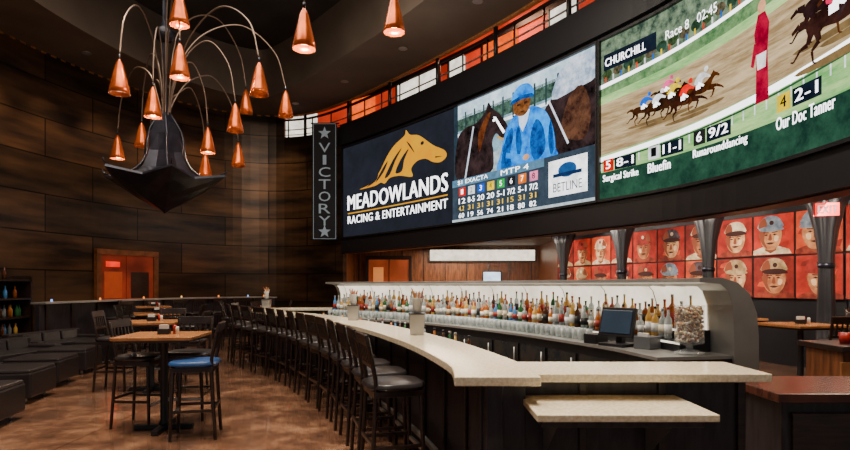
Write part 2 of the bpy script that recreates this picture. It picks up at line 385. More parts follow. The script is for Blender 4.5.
# draped columns
for (x,y) in[(4.88,14.05),(5.8,11.6),(6.62,9.35),(4.25,17.4)]:
    mb=MB()
    mb.lathe((0,0,0),[(.2,0),(.2,.1),(.15,.14),(.12,1.2),(.105,1.9),(.115,2.15),(.16,2.5),(.24,2.85),(.35,ZL-.001)],m_black,32,lob=lambda r,z,a:(r*(1+.09*math.cos(8*a)),z))
    mb.lathe((0,0,0),[(.125,1.88),(.13,1.96)],m_bronze,16)
    mb.done('draped_column',loc=(x,y,0))
# doors
mb=MB(); D=lambda a,b,z0,z1,n0,n1,mat: mb.sweep(W,a,b,[(n1,z0),(n1,z1),(n0,z1),(n0,z0)],mat,step=.4)
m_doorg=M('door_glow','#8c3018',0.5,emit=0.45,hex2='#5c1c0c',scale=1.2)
m_frame=M('door_frame_wood','#7a4a2c',.4,hex2='#5c3418')
D(sDoor-1.05,sDoor-.9,0,2.6,0.004,.12,m_frame);D(sDoor+.9,sDoor+1.05,0,2.6,0.004,.12,m_frame);D(sDoor-1.05,sDoor+1.05,2.5,2.66,0.004,.13,m_frame)
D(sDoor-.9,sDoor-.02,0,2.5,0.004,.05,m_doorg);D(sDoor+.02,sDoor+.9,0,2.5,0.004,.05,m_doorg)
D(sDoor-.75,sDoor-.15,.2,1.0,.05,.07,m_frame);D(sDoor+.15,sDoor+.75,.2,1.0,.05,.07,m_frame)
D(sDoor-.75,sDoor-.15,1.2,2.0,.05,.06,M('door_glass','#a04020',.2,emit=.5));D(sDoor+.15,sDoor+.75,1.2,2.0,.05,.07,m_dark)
D(sDoor-.7,sDoor-.25,2.14,2.3,.05,.09,E('#ff5038',1.5))
mb.done('door_1')
RW=Path([(-2.84,22.4),(4.5,22.4)],straight=True)
mb=MB(); D=lambda a,b,z0,z1,n0,n1,mat: mb.sweep(RW,a,b,[(n1,z0),(n1,z1),(n0,z1),(n0,z0)],mat,step=9)
m_door2=M('door_orange_glow','#a84c26',0.5,emit=0.5,hex2='#7c3414',scale=1.2)  # orange light on the doors is put in as emission
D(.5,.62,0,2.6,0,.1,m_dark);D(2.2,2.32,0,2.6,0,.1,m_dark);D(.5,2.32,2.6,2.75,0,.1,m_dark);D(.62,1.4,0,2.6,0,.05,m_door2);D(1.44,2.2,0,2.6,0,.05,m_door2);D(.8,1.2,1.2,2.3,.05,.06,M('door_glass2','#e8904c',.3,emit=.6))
mb.done('door_2')
mb=MB(); D(5.1,5.85,1.55,2.15,0.02,.1,m_black); D(5.14,5.81,1.59,2.11,.1,.105,E('#d8ecff',2.2)); mb.done('wall_television')
mb=MB(); D(3.0,7.2,2.52,3.02,0.0,.12,m_black); D(3.04,7.16,2.56,2.98,.12,.125,E('#fff2dc',1.9)); mb.done('wall_light_panel')  # wall-hung glowing panel standing in for the bright ceiling light strip

# ------------------------------------------------------------ video screens
H=ZS1-ZS0
F=Flat(W,sScr+.05,ZS0,sS2-sScr-.06,H,n0=.02)
bg1=E('#2c2e36',1.0,hex2='#24262c',scale=1); F.rect(0,0,1,1,bg1,0)
gold=E('#ffc400',.95,1.3,hex2='#ffb000',scale=2); wt=E('#ffffff',3.6,hex2='#f4f4f4')
F.poly([(.17,.5),(.27,.53),(.36,.62),(.44,.77),(.51,.86),(.60,.92),(.615,.97),(.65,.91),(.73,.87),(.84,.74),(.93,.66),(.945,.60),(.90,.565),(.84,.585),(.78,.635),(.71,.635),(.66,.58),(.67,.5),(.56,.54),(.47,.545),(.42,.5),(.38,.52),(.32,.5)],gold,1,4)
for L in([(.42,.56),(.50,.72),(.58,.81),(.52,.70),(.47,.58)],[(.52,.58),(.57,.70),(.64,.78),(.60,.68),(.58,.58)],[(.33,.53),(.40,.66),(.45,.72),(.41,.62)],[(.24,.505),(.31,.56),(.36,.615),(.33,.545)],[(.62,.86),(.66,.80),(.69,.72),(.645,.80)]): F.poly(L,bg1,2,3)
F.ell(.755,.79,.014,.018,bg1,2); F.poly([(.86,.63),(.92,.61),(.86,.615)],bg1,2)
F.text('MEADOWLANDS',.05,.29,.955,.455,wt,2,fat=.03); F.rect(.05,.25,.955,.262,gold,2)
F.text('RACING & ENTERTAINMENT',.05,.14,.955,.225,wt,2,fat=.03)
F.done('video_screen')
# screen 2
F=Flat(W,sS2+.0,ZS0,sS3-sS2-.04,H,n0=.02)
e=lambda h,s=1.7:E(h,s)
F.rect(0,0,1,1,E('#98b4c0',1.7,hex2='#587884',scale=2.2),0)
F.rect(0,.88,1,1,E('#d4e4ec',1.9,hex2='#9ab0bc',scale=2),1);F.rect(0,.78,1,.9,E('#5a7468',1.4,hex2='#1e3028',scale=7),1);F.rect(0,.735,1,.76,e('#eef4f6',2.2),1.2);F.rect(0,.36,1,.52,E('#b4c4c8',1.7,hex2='#728488',scale=5),1)
for i in range(14): F.rect(.02+i*.075,.74,.032+i*.075,.93,e('#2c3c3a'),1.3)
F.rect(0,.36,.035,1,e('#28343c'),1.5)
hz=E('#3e3030',1.3,hex2='#0a080a',scale=2.5)
F.poly([(.03,.36),(.03,.70),(.10,.79),(.19,.80),(.26,.86),(.29,.93),(.32,.87),(.38,.80),(.44,.68),(.43,.62),(.39,.61),(.35,.66),(.32,.60),(.33,.5),(.30,.36)],hz,2,4)
F.poly([(.21,.70),(.27,.82),(.31,.84),(.27,.72),(.22,.55)],E('#7a4830',1.3,hex2='#3a1c14',scale=4),3,3)
F.poly([(.33,.80),(.35,.79),(.42,.65),(.405,.64)],wt,3.5); F.ell(.335,.77,.01,.012,wt,3.5)
F.line((.36,.63),(.5,.52),.05,e('#c8a060'),3.5); F.line((.10,.36),(.17,.78),.06,e('#c8d4dc'),3.2)
F.poly([(.66,.34),(.66,.60),(.70,.72),(.78,.80),(.90,.84),(1,.82),(1,.34)],hz,2,3)
F.poly([(.74,.76),(.79,.93),(.88,.99),(1,.95),(1,.80),(.88,.77)],E('#dce4ee',1.8,hex2='#8494a8',scale=4),3,3)
F.line((.72,.76),(.84,.42),.05,e('#d8dce4'),3.2); F.poly([(.80,.5),(.84,.72),(.92,.78),(.97,.60),(.93,.42)],E('#6a4a3a',1.3,hex2='#2a1a18',scale=4),3.1,3)
blue=E('#38a8ff',1.7,hex2='#0c5cb8',scale=3.5);bl2=E('#1a6cc0',1.4,hex2='#082c60',scale=6)
F.poly([(.38,.34),(.395,.50),(.43,.66),(.49,.745),(.56,.77),(.64,.755),(.705,.69),(.75,.56),(.765,.42),(.75,.34)],blue,5,4)
F.poly([(.395,.36),(.42,.56),(.47,.66),(.485,.60),(.46,.47),(.47,.36)],bl2,6,3);F.poly([(.63,.37),(.60,.52),(.64,.66),(.69,.58),(.70,.42)],bl2,6,3)
F.poly([(.72,.5),(.735,.62),(.75,.52),(.755,.4),(.735,.38)],bl2,6,2); F.poly([(.50,.56),(.52,.66),(.545,.52),(.52,.42)],bl2,5.6,3)
F.poly([(.52,.74),(.55,.60),(.60,.75)],e('#d8e8f8',1.8),6,2); F.line((.43,.46),(.56,.41),.13,blue,6.5,.09); F.ell(.575,.405,.022,.022,e('#d8a078'),6.7)
F.poly([(.49,.76),(.485,.83),(.51,.89),(.59,.89),(.605,.83),(.60,.77),(.57,.725),(.53,.725)],E('#9c6844',1.2,hex2='#4c2a1a',scale=8),6.6,3)
F.poly([(.475,.84),(.485,.91),(.53,.955),(.59,.945),(.625,.89),(.62,.84),(.55,.86)],blue,7,3);F.poly([(.465,.83),(.55,.845),(.63,.83),(.62,.86),(.55,.875),(.475,.86)],bl2,8)
F.ell(.525,.81,.013,.009,hz,8);F.ell(.575,.81,.013,.009,hz,8);F.poly([(.53,.755),(.57,.755),(.55,.745)],hz,8)
F.rect(0,0,1,.36,E('#46525e',1.2,hex2='#323c46',scale=3),9);F.rect(0,.30,.70,.36,e('#5c7c92'),10)
cols=['#d83028','#e8e8e8','#3060d0','#e8c830','#28a048','#202020','#f08028','#f090b0']
for i in range(8):
    x=.06+i*.078; F.rect(x,.215,x+.055,.285,e(cols[i]),11)
    F.text(str(i+1),x+.018,.23,x+.037,.272,e('#101010') if i in(1,3,7) else wt,12)
    F.text(random.choice(['9/2','5-1','12','7/2','20','8-5']),x,.15,x+.055,.195,wt,12,fat=.03); F.text(random.choice(['31','4.2','66','15']),x,.09,x+.045,.13,e('#f0c860',2.0),12,fat=.03); F.text('%d'%random.randint(10,99),x,.03,x+.045,.07,wt,12,fat=.03)
F.rect(.73,.07,.96,.32,e('#ffffff',2.4),11);F.ell(.845,.24,.055,.05,e('#305080'),12);F.rect(.76,.2,.93,.225,e('#203050'),12.5);F.text('BETLINE',.76,.1,.93,.16,e('#203050'),12)
F.rect(.0,.0,1,.02,e('#b8c4c8'),11)
F.text('$1 EXACTA',.05,.31,.3,.35,wt,12);F.text('MTP 4',.4,.31,.6,.35,wt,12)
F.done('video_screen')
# screen 3
w3=5.3
F=Flat(W,sS3+.06,ZS0,w3,H,n0=.02)
grass=E('#b8d694',1.7,hex2='#689c60',scale=2,stretch=(.5,.5,3)); grass2=E('#86a876',1.4,hex2='#446844',scale=4); dirt=E('#ccb694',1.55,hex2='#8e7658',scale=3,stretch=(.4,.4,4))
F.rect(0,0,1,1,grass2,0)
F.poly([(0,.72),(1,.84),(1,1),(0,1)],E('#84967c',1.4,hex2='#2c3c34',scale=5),1);F.poly([(0,.70),(1,.83),(1,.85),(0,.725)],wt,2)
F.poly([(0,.26),(1,.36),(1,.70),(0,.62)],dirt,1);F.poly([(0,.60),(1,.70),(1,.75),(0,.65)],grass,1.5)
F.poly([(0,.0),(1,.0),(1,.38),(0,.28)],grass,1.2)
F.poly([(0,.24),(1,.34),(1,.38),(0,.267)],wt,2.2)
F.poly([(0,.225),(1,.325),(1,.335),(0,.235)],e('#2c4c34'),2.1)
for i in range(26): F.poly([(i*.04,.18+i*.004),(i*.04+.005,.18+i*.004),(i*.04+.005,.25+i*.004),(i*.04,.25+i*.004)],e('#e8f0e8',1.8),2)
for i in range(22): F.ell(.03+i*.045,.78+i*.0055,.02,.03,E(['#4c6040','#7a6a58','#3a5448'][i%3],1.2,hex2='#20301c',scale=12),3)
for i in range(30): F.rect(.02+i*.033,.73+i*.004,.026+i*.033,.765+i*.004,e(['#d84838','#e8e8e8','#3868c0','#e0c040'][i%4]),3.2)
def racer(ca,cb,k,silk,coat,ly=4):
    hc=E(coat,1.2,lo=.35)
    X=lambda x,y:(ca+x*k/ (w3/H),cb+y*k)
    F.poly([X(*p) for p in[(-1.25,-.78),(1.35,-.72),(1.0,-.9),(-1,-.92)]],E('#8a7252',1.1),ly-.5,3)
    F.poly([X(*p) for p in[(-1,.02),(-1.02,.22),(-.85,.36),(-.5,.38),(0,.30),(.4,.40),(.68,.62),(.82,.76),(.87,.68),(1.0,.60),(1.2,.44),(1.14,.37),(.95,.44),(.8,.36),(.66,.14),(.45,-.08),(0,-.14),(-.45,-.06),(-.75,-.1)]],hc,ly,3)
    for l in([(-.82,.08),(-.98,-.25),(-1.22,-.28),(-1.45,-.5),(-1.55,-.46)],[(-.7,.02),(-.62,-.3),(-.85,-.45),(-.8,-.75),(-.7,-.78)],[(.42,.02),(.85,-.12),(.72,-.45),(.6,-.48)],[(.5,.05),(1.0,-.02),(1.35,-.2),(1.45,-.3)],[(-.98,.25),(-1.25,.32),(-1.5,.2)]):
        ww=.24
        for a,b in zip(l,l[1:]): F.line(X(*a),X(*b),ww*k*H,hc,ly,ww*.6*k*H); ww*=.6
    F.poly([X(*p) for p in[(-.38,.42),(-.34,.66),(-.1,.86),(.2,.86),(.42,.72),(.62,.58),(.58,.5),(.3,.58),(.12,.5),(.05,.34)]],E(silk,1.9,lo=.5),ly+1,3)
    F.line(X(-.15,.42),X(.22,.2),.16*k*H,wt,ly+2,.1*k*H); F.line(X(.22,.2),X(.0,-.02),.09*k*H,hz,ly+2)
    F.ell(*X(.38,.97),.14*k/(w3/H),.14*k,E(silk,1.7,lo=.6),ly+2)
    F.ell(*X(.46,.89),.08*k/(w3/H),.08*k,e('#b07850'),ly+1.5); F.rect(*X(-.32,.14),*X(-.02,.36),wt,ly+.5)
for (a,b,k_,s_,c_) in[(.28,.53,.08,'#e06090','#3a2418'),(.19,.475,.09,'#3868d0','#4a2c1c'),(.24,.46,.095,'#f4f4f4','#3a2418'),(.30,.48,.10,'#f0d040','#2c1c14'),(.35,.44,.105,'#e03028','#3c2018'),(.41,.465,.105,'#f4f4f4','#5a3420')]: racer(a,b,k_,s_,c_)
racer(.85,.55,.15,'#f4f4f8','#2c1c1c');racer(.94,.53,.16,'#f0f0f4','#5a3424');racer(.875,.47,.17,'#d84060','#3c2420',7)
post=E('#a42840',1.5,lo=.45)
F.poly([(.617,.28),(.62,.5),(.612,.60),(.625,.68),(.65,.68),(.664,.62),(.658,.5),(.662,.28)],post,10.5);F.ell(.638,.71,.014,.03,e('#d8a080'),10.5);F.poly([(.612,.56),(.60,.46),(.61,.45),(.625,.54)],post,10.5);F.poly([(.62,.5),(.655,.5),(.652,.43),(.624,.43)],e('#f0e8e8',1.8),11)
F.poly([(0,0),(1,0),(1,.175),(0,.165)],E('#385c48',1.1,hex2='#1c342c',scale=2),9)
for (a,n,o,nm,c,l_) in[(.02,'5','8-1','Surgical Strike','#d83028',.15),(.21,'1','11-1','Bluefin','#e8e8e8',.09),(.39,'6','9/2','Runarounddancing','#202020',.2),(.69,'4','2-1','Our Doc Tanner','#e8c830',.18)]:
    b0=.165+a*.05
    F.rect(a,b0,a+.045,b0+.075,e(c,1.6),11);F.text(n,a+.013,b0+.015,a+.032,b0+.065,wt if c in('#d83028','#202020') else e('#101010'),12,fat=.03)
    F.rect(a+.05,b0,a+.14,b0+.075,e('#18202c',1.2),11);F.text(o,a+.06,b0+.015,a+.13,b0+.065,wt,12,fat=.04)
    F.text(nm,a,b0-.075,a+l_,b0-.02,wt,12,fat=.03)
F.rect(.02,.80,.24,.9,e('#1c2430',1.2),9);F.text('CHURCHILL',.03,.82,.2,.87,wt,12,fat=.03);F.text('Race 8   02:45',.28,.82,.48,.87,wt,12)
F.done('video_screen')
mb=MB()
for a,b in((sScr,sS3-.02),(sS3+.03,sS3+w3+.1)):
    mb.sweep(W,a,b,[(0,ZS0-.05),(.09,ZS0-.05),(.09,ZS0-.003),(0,ZS0-.003)],m_black);mb.sweep(W,a,b,[(0,ZS1+.003),(.09,ZS1+.003),(.09,ZS1+.05),(0,ZS1+.05)],m_black)
for a in(sScr,sS3-.035,sS3+.02,sS3+w3+.07): mb.sweep(W,a,a+.04,[(0,ZS0-.05),(.09,ZS0-.05),(.09,ZS1+.05),(0,ZS1+.05)],m_black,step=.04)
mb.done('trim_2')
# banner
BP=Path([(-3.76,18.85),(-2.92,18.85)],straight=True)
F=Flat(BP,0,3.1,.84,3.9,n0=0,lay=.008,step=2)
F.rect(0,0,1,1,M('banner_cloth','#15161c',.8),0);bt=M('banner_letters','#9cacb8',.6,emit=.15)
for a,b,c,d in((.05,.008,.95,.012),(.05,.988,.95,.992),(.05,.008,.07,.992),(.93,.008,.95,.992)): F.rect(a,b,c,d,bt,1)
for i,ch in enumerate('VICTORY'):
    b=.85-(i+1)*.104; F.text(ch,.27 if ch!='I' else .43,b,.73 if ch!='I' else .57,b+.082,bt,1)
def star(cx,cy,r):
    F.poly([(cx+(r if k%2==0 else r*.42)*math.sin(k*math.pi/5),cy+(r if k%2==0 else r*.42)*math.cos(k*math.pi/5)*.84/3.9) for k in range(10)],bt,1)
star(.5,.91,.26);star(.5,.07,.26)
bn=F.done('hanging_banner')
mb=MB()
for z in(3.12,6.98): mb.tube([(-3.8,18.87,z),(-2.85,18.87,z)],.025,m_bronze)
for x_ in(-3.7,-3.0): mb.tube([(x_,18.87,6.98),(x_,20.0-(x_+3.9)*.9,6.98)],.02,m_bronze)
rod=mb.done('rod'); rod.parent=bn

# ------------------------------------------------------------ chandelier
def bell(mb,p,k=1.0):
    x,y,z=p
    pr=[(.02,.30),(.035,.27),(.05,.25),(.075,.2),(.11,.08),(.15,-.06),(.18,-.17),(.195,-.25),(.185,-.25),(.165,-.16),(.13,-.04),(.09,.08),(.05,.2)]
    mb.lathe((x,y,z),[(r*k*.8,zz*k) for r,zz in pr],m_copper,20)
    mb.lathe((x,y,z),[(.0,-.18*k),(.04*k,-.15*k),(.05*k,-.1*k),(.03*k,-.02*k),(.02*k,.05*k)],E('#ffd9a0',7),10)
    mb.lathe((x,y,z+.3*k),[(.02,0),(.02,.07)],m_bronze,8)
CX,CY=-5.05,11.0
mb=MB()
def lob(r,z,a):
    pk=(.5+.5*math.cos(6*a))
    if r>.8: return r*(.80+.28*pk),z+.12*pk-.04
    if r>.3: return r*(.84+.2*pk),z+.02*pk
    return r*(.92+.16*pk),z
mb.lathe((CX,CY,0),[(.0,2.98),(.10,3.06),(.5,3.26),(.85,3.46),(1.10,3.62),(1.08,3.66),(.7,3.62),(.44,3.82),(.32,4.15),(.27,4.5),(.22,4.72),(.14,4.85),(.07,5.0),(.05,5.3),(.045,5.6),(.04,ZT)],m_bronze,12,lob=lob,smooth=False)
c=Vector((CX,CY,0))
for k in range(6):
    a=k*math.pi/3; d=Vector((math.cos(a),math.sin(a),0))
    mb.tube(catmull([c+d*.12+Vector((0,0,4.9)),c+d*.34+Vector((0,0,4.5)),c+d*.42+Vector((0,0,4.0)),c+d*.75+Vector((0,0,3.68)),c+d*1.15+Vector((0,0,3.76)),c+d*1.22+Vector((0,0,3.84))],5),.022,m_bronze,6,r1=.01)
mb.lathe((CX,CY,0),[(.05,6.3),(.16,6.36),(.2,6.5),(.08,6.6),(.05,6.7)],m_bronze,16)
mb.lathe((CX,CY,0),[(.05,7.3),(.22,7.4),(.26,7.55),(.1,7.7),(.05,7.8)],m_bronze,16)
mb.lathe((CX,CY,0),[(.3,ZT-.12),(.3,ZT-.001)],m_bronze,20)
lamps=[(-3.85,8.9,5.1),(-4.8,8.9,4.85),(-2.75,9.4,5.0),(-4.85,10.1,4.84),(-2.9,11.8,5.35),(-3.65,10.9,4.8),(-7.0,12.9,4.72),(-6.45,12.9,5.0),(-6.5,13.4,4.55),(-4.56,11.9,4.62),(-5.0,12.9,4.3),(-4.25,12.9,4.55),(-3.9,9.0,5.97),(-4.2,13.3,5.9)]
for (x,y,z) in lamps:
    bell(mb,(x,y,z)); e_=Vector((x,y,0)); d=e_-c; top=z+.36
    pth=[c+d.normalized()*.06+Vector((0,0,4.7)),c+d*.10+Vector((0,0,max(5.2,top+.1))),c+d*.3+Vector((0,0,top+.85)),c+d*.62+Vector((0,0,top+1.15)),c+d*.9+Vector((0,0,top+.7)),e_+Vector((0,0,top))]
    mb.tube(catmull(pth,8),.014,m_rod,6)
mb.done('chandelier')
for (x,y,z) in[(-1.6,7.5,4.97),(-.44,8.1,5.46)]:
    mb=MB(); bell(mb,(0,0,0)); mb.tube([(0,0,.3),(0,0,ZT-z-.04)],.012,m_rod,6); mb.lathe((0,0,ZT-z-.05),[(.09,0),(.09,.049)],m_bronze,16)
    mb.done('pendant_lamp',loc=(x,y,z))

# ------------------------------------------------------------ bar counter
O=Path([(0.17,3.27),(0.14,3.9),(-0.24,5.46),(-0.99,7.5),(-2.1,9.7),(-3.2,11.2),(-3.75,12.3),(-3.4,13.3),(-2.2,13.5)])
mb=MB()
mb.sweep(O,0,O.L,[(0,1.015),(0,1.07),(.5,1.07),(.5,1.015)],m_marble,step=.2)
mb.box((1.365,3.675,1.0405),(1.44,.55,.051),m_marble)
mb.sweep(O,.2,O.L,[(.24,0),(.24,1.015),(.44,1.015),(.44,0)],m_barfront,step=.25)
mb.sweep(O,.15,O.L,[(.20,.0),(.20,.12),(.24,.12),(.24,.0)],m_black,step=.25)
x=.3
while x<O.L-.3:
    mb.sweep(O,x,x+.06,[(.215,.12),(.215,1.015),(.24,1.015),(.24,.12)],m_dark,step=.06); x+=.62
mb.box((1.18,3.72,.507),(1.66,.24,1.014),m_barfront)
for i in range(4): mb.box((.5+i*.5,3.59,.55),(.05,.03,.9),m_dark)
mb.box((1.18,3.6,.06),(1.66,.05,.12),m_black)
mb.box((.42,3.55,.506),(.1,.3,1.012),m_barfront)
mb.box((1.09,3.31,.885),(.98,.56,.04),m_marble)
mb.box((1.09,3.35,.84),(.9,.48,.05),m_barfront)
for x in(.75,1.4): mb.poly([(x,3.6,.8),(x,3.6,.5),(x,3.2,.8)],m_steel); mb.box((x,3.4,.81),(.04,.4,.02),m_steel)
mb.sweep(O,.3,O.L-.3,[(.10,.2),(.10,.24),(.14,.24),(.14,.2)],m_steel,step=.25)
mb.sweep(O,.8,9,[(.44,.0),(.44,.8),(.85,.8),(.85,.0)],m_steel,step=.3)
mb.done('bar_counter',bevel=.006)

# backbar
B=Path([(-1.9,12.0),(0.25,10.0),(1.6,7.9),(2.4,6.0),(2.63,4.95)])
m_lit=E('#fff2dc',1.8,hex2='#dcd0bc',scale=3)
mb=MB()
outer_=[(-.33,0),(-.33,1.15),(-.31,1.35),(-.24,1.52),(-.12,1.62),(.04,1.665),(.26,1.66)]
inner_=[(.26,1.625),(.06,1.61),(-.02,1.55),(-.07,1.42),(-.08,1.2),(-.08,0)]
mb.sweep(B,0,B.L,outer_+inner_,m_steel,step=.2,smooth=False)
mb.sweep(B,.1,B.L-.35,[(.04,1.598),(-.02,1.54),(-.065,1.42),(-.075,1.1)],m_lit,step=.25,closed=False)
x=.3
while x<B.L-.4: mb.sweep(B,x,x+.015,[(.05,1.595),(-.01,1.54),(-.055,1.42),(-.065,1.1)],m_steel,step=.02,closed=False); x+=.8
mb.sweep(B,.1,B.L-.02,[(-.08,0),(-.08,.95),(.62,.95),(.62,0)],m_black,step=.25)
mb.sweep(B,.1,B.L-.02,[(-.08,.95),(-.08,.98),(.65,.98),(.65,.95)],m_steel,step=.25)
mb.sweep(B,.1,B.L-.3,[(-.07,.98),(-.07,1.18),(.10,1.18),(.10,.98)],m_black,step=.25)
mb.sweep(B,.1,B.L-.3,[(.10,.98),(.10,1.08),(.24,1.08),(.24,.98)],m_black,step=.25)
mb.sweep(B,.1,B.L-.3,[(.101,1.155),(.101,1.175),(.104,1.175),(.104,1.155)],m_lit,step=.25);mb.sweep(B,.1,B.L-.3,[(.241,1.05),(.241,1.07),(.244,1.07),(.244,1.05)],m_lit,step=.25)
x=.3
while x<B.L-.6:
    mb.sweep(B,x,x+.55,[(.62,.12),(.62,.85),(.64,.85),(.64,.12)],M('fridge_glass','#23282c',.15,hex2='#3a3430'),step=.3); p=B.P(x+.5,.66,.6); mb.tube([p-Vector((0,0,.2)),p+Vector((0,0,.2))],.01,m_steel,6); x+=.62
mb.done('back_bar')
gl=[M('bottle_clear','#dfe6e4',.08,hex2='#b8c4c4',trans=.5),M('bottle_amber','#c06a24',.1,hex2='#8a4414'),M('bottle_green','#2e6c3c',.1),M('bottle_brown','#4c2a18',.1),M('bottle_blue','#4b8cc8',.1),M('bottle_gold','#d8a850',.15)]
lb=[M('label_cream','#eee2c4',.6),M('label_red','#a02a22',.6),M('label_black','#1a1a1c',.6),M('label_white','#f4f4f0',.6)]
def bottle(mb,p,h,r,mat,lab):
    mb.lathe(p,[(r*.9,0),(r,.01),(r,h*.55),(r*.85,h*.63),(r*.35,h*.72),(r*.32,h*.93)],mat,9)
    mb.lathe(p,[(r*.4,h*.92),(r*.4,h)],random.choice([m_black,m_steel,m_steel,m_red]),7)
    mb.lathe(p,[(r*1.04,h*.15),(r*1.04,h*.45)],lab,9)
glw=[gl[0]]*6+[gl[5]]*3+[gl[1]]*3+gl; lbw=[lb[0],lb[3],lb[3],lb[0],lb[2],lb[1]]
mb=MB()
for n,z,a,b_ in((.01,1.181,.3,B.L-.45),(.17,1.081,.2,B.L-.5)):
    x=a
    while x<b_:
        bottle(mb,B.P(x,n,z),random.uniform(.22,.34),random.uniform(.032,.042),random.choice(glw),random.choice(lbw)); x+=random.uniform(.085,.14)
mb.done('liquor_bottles')
mb=MB()
x=.4
while x<B.L-1.6:
    for n in(.34,.46):
        p=B.P(x,n,.981)
        mb.lathe(p,[(.03,0),(.035,.002),(.04,.12),(.036,.12),(.03,.01)],gl[0],9)
    x+=.11
x=2.2
while x<7.5:
    p=O.P(x+random.uniform(-.05,.05),.68,.801)
    bottle(mb,p,.3,.04,random.choice(gl),random.choice(lb)); x+=random.uniform(.13,.35)
mb.done('glassware')
mb=MB()
mb.box((0,0,.015),(.3,.28,.03),m_black); mb.box((0,.03,.1),(.07,.07,.16),m_black); mb.box((0,-.02,.24),(.40,.04,.30),m_black,rx=-.25); mb.box((0,-.043,.245),(.35,.01,.24),M('monitor_screen','#2c3c4c',.2,emit=.3),rx=-.25)
mb.box((.32,.02,.06),(.18,.22,.12),M('printer_grey','#5c5c60',.5)); mb.box((.32,-.06,.13),(.12,.02,.05),m_white)
mb.box((-.3,.02,.05),(.16,.2,.1),m_black)
mb.done('cash_register',bevel=.006,loc=B.P(B.L-1.0,.47,.982),rz=-.95)
mb=MB()
m_glass=M('jar_glass','#eef4f4',.05,alpha=.22)
mb.lathe((0,0,0),[(.11,0),(.13,.01),(.13,.02),(.03,.05),(.03,.08),(.12,.10)],m_glass,24)
mb.lathe((0,0,0),[(.12,.10),(.125,.12),(.125,.42),(.135,.44)],m_glass,24)
ck=[M('cork_%d'%i,c_,.8) for i,c_ in enumerate(['#d8a878','#f0d8a8','#8a5a38','#fff4e0'])]
for i in range(560):
    a=random.uniform(0,6.28);r=.108*math.sqrt(random.uniform(.35,1)) if random.random()<.8 else .08*random.random(); z=random.uniform(.12,.42)
    p=Vector((r*math.cos(a),r*math.sin(a),z)); d=Vector((random.uniform(-1,1),random.uniform(-1,1),random.uniform(-1,1))).normalized()*.014
    mb.tube([p-d,p+d],.011,random.choice(ck),6)
mb.done('cork_jar',loc=B.P(B.L-.16,.24,.981))
m_tan=M('napkin_tan','#c08a54',.7)
for s_,n_ in((2.75,.33),(5.4,.36),(9.6,.3)):
    mb=MB(); mb.box((0,0,.11),(.17,.17,.22),m_steel,taper=.85); mb.box((0,0,.225),(.18,.18,.012),m_black)
    mb.lathe((0,0,0),[(.035,.23),(.05,.26),(.045,.34),(.06,.39),(.05,.39)],m_white,12)
    for q in range(14):
        a=q*2.4; r=.012+.003*q; mb.tube([(r*math.cos(a)*.6,r*math.sin(a)*.6,.36),(r*math.cos(a)*1.4,r*math.sin(a)*1.4,.43+.07*random.random())],.007,random.choice([m_red,m_white,m_tan,m_tan]),5)
    mb.done('straw_caddy',loc=O.P(s_,n_,1.071),bevel=.004)

# ------------------------------------------------------------ stools, tables
def stool_mesh(seatmat):
    mb=MB(); h=.76
    for sx in(-1,1):
        mb.tube([(sx*.215,-.21,0),(sx*.19,-.185,h-.03)],.018,m_dark,6,r1=.022)
        mb.tube(catmull([(sx*.215,.23,0),(sx*.19,.19,h-.03),(sx*.19,.205,h+.15),(sx*.195,.26,h+.42)],5),.019,m_dark,6)
        mb.box((sx*.208,.0,.3),(.022,.40,.03),m_dark)
    mb.box((0,-.205,.26),(.41,.024,.035),m_steel); mb.box((0,.22,.33),(.41,.02,.03),m_dark)
    mb.box((0,0,h-.035),(.42,.42,.05),m_dark)
    mb.lathe((0,0,0),[(.05,h-.01),(.225,h-.01),(.25,h+.015),(.235,h+.045),(.12,h+.06),(.0,h+.062)],seatmat,28,lob=lambda r,z,a:(r*min(1.15,1/max(abs(math.cos(a)),abs(math.sin(a)))),z))
    mb.box((0,.262,h+.40),(.43,.028,.09),m_dark,rx=-.18); mb.box((0,.215,h+.19),(.40,.02,.035),m_dark,rx=-.12)
    for i in range(5): mb.box((-.13+i*.065,.237,h+.29),(.022,.014,.19),m_dark,rx=-.17)
    return mb
st=stool_mesh(m_leather)
base=None
x=1.55;first=True
while x<O.L-1.0:
    p,t,n=O.fr(x); q=p-n*.22; ang=math.atan2(n.y,n.x)+math.pi/2+random.uniform(-.08,.08)
    if first: base=st.done('bar_stool',bevel=.004,loc=(q.x,q.y,0),rz=ang); first=False
    else: inst(base,(q.x,q.y,0),ang)
    x+=.62
stool_mesh(m_bluev).done('bar_chair',bevel=.004,loc=(-2.44,6.02,0),rz=-1.35)
def table(x,y,rz,sz=.82,items=True):
    mb=MB(); mb.box((0,0,1.035),(sz,sz,.035),m_walnut); mb.box((0,0,1.005),(sz*.9,sz*.9,.03),m_dark)
    mb.lathe((0,0,0),[(.06,.06),(.04,.1),(.04,.98),(.12,1.0)],m_black,14)
    for a in(0,math.pi/2): mb.box((0,0,.03),(.62,.07,.05),m_black,rz=a)
    mb.done('pub_table',bevel=.005,loc=(x,y,0),rz=rz)
    if items:
        mb=MB(); mb.box((0,0,.03),(.12,.08,.06),m_black); mb.box((0,0,.08),(.09,.05,.05),m_white); mb.lathe((.1,.05,0),[(.022,0),(.022,.09),(.01,.1)],m_red,10); mb.lathe((.14,.0,0),[(.02,0),(.02,.07),(.015,.085)],m_white,10)
        mb.done('condiment_caddy',loc=(x,y,1.0535),rz=rz)
table(-2.90,6.3,.12)
inst(base,(-3.25,6.5,0),1.5)
inst(base,(-2.85,6.85,0),.1)
table(-4.15,8.6,.2); inst(base,(-4.75,8.7,0),1.7); inst(base,(-3.55,8.5,0),-1.4); inst(base,(-4.2,9.25,0),0.1)
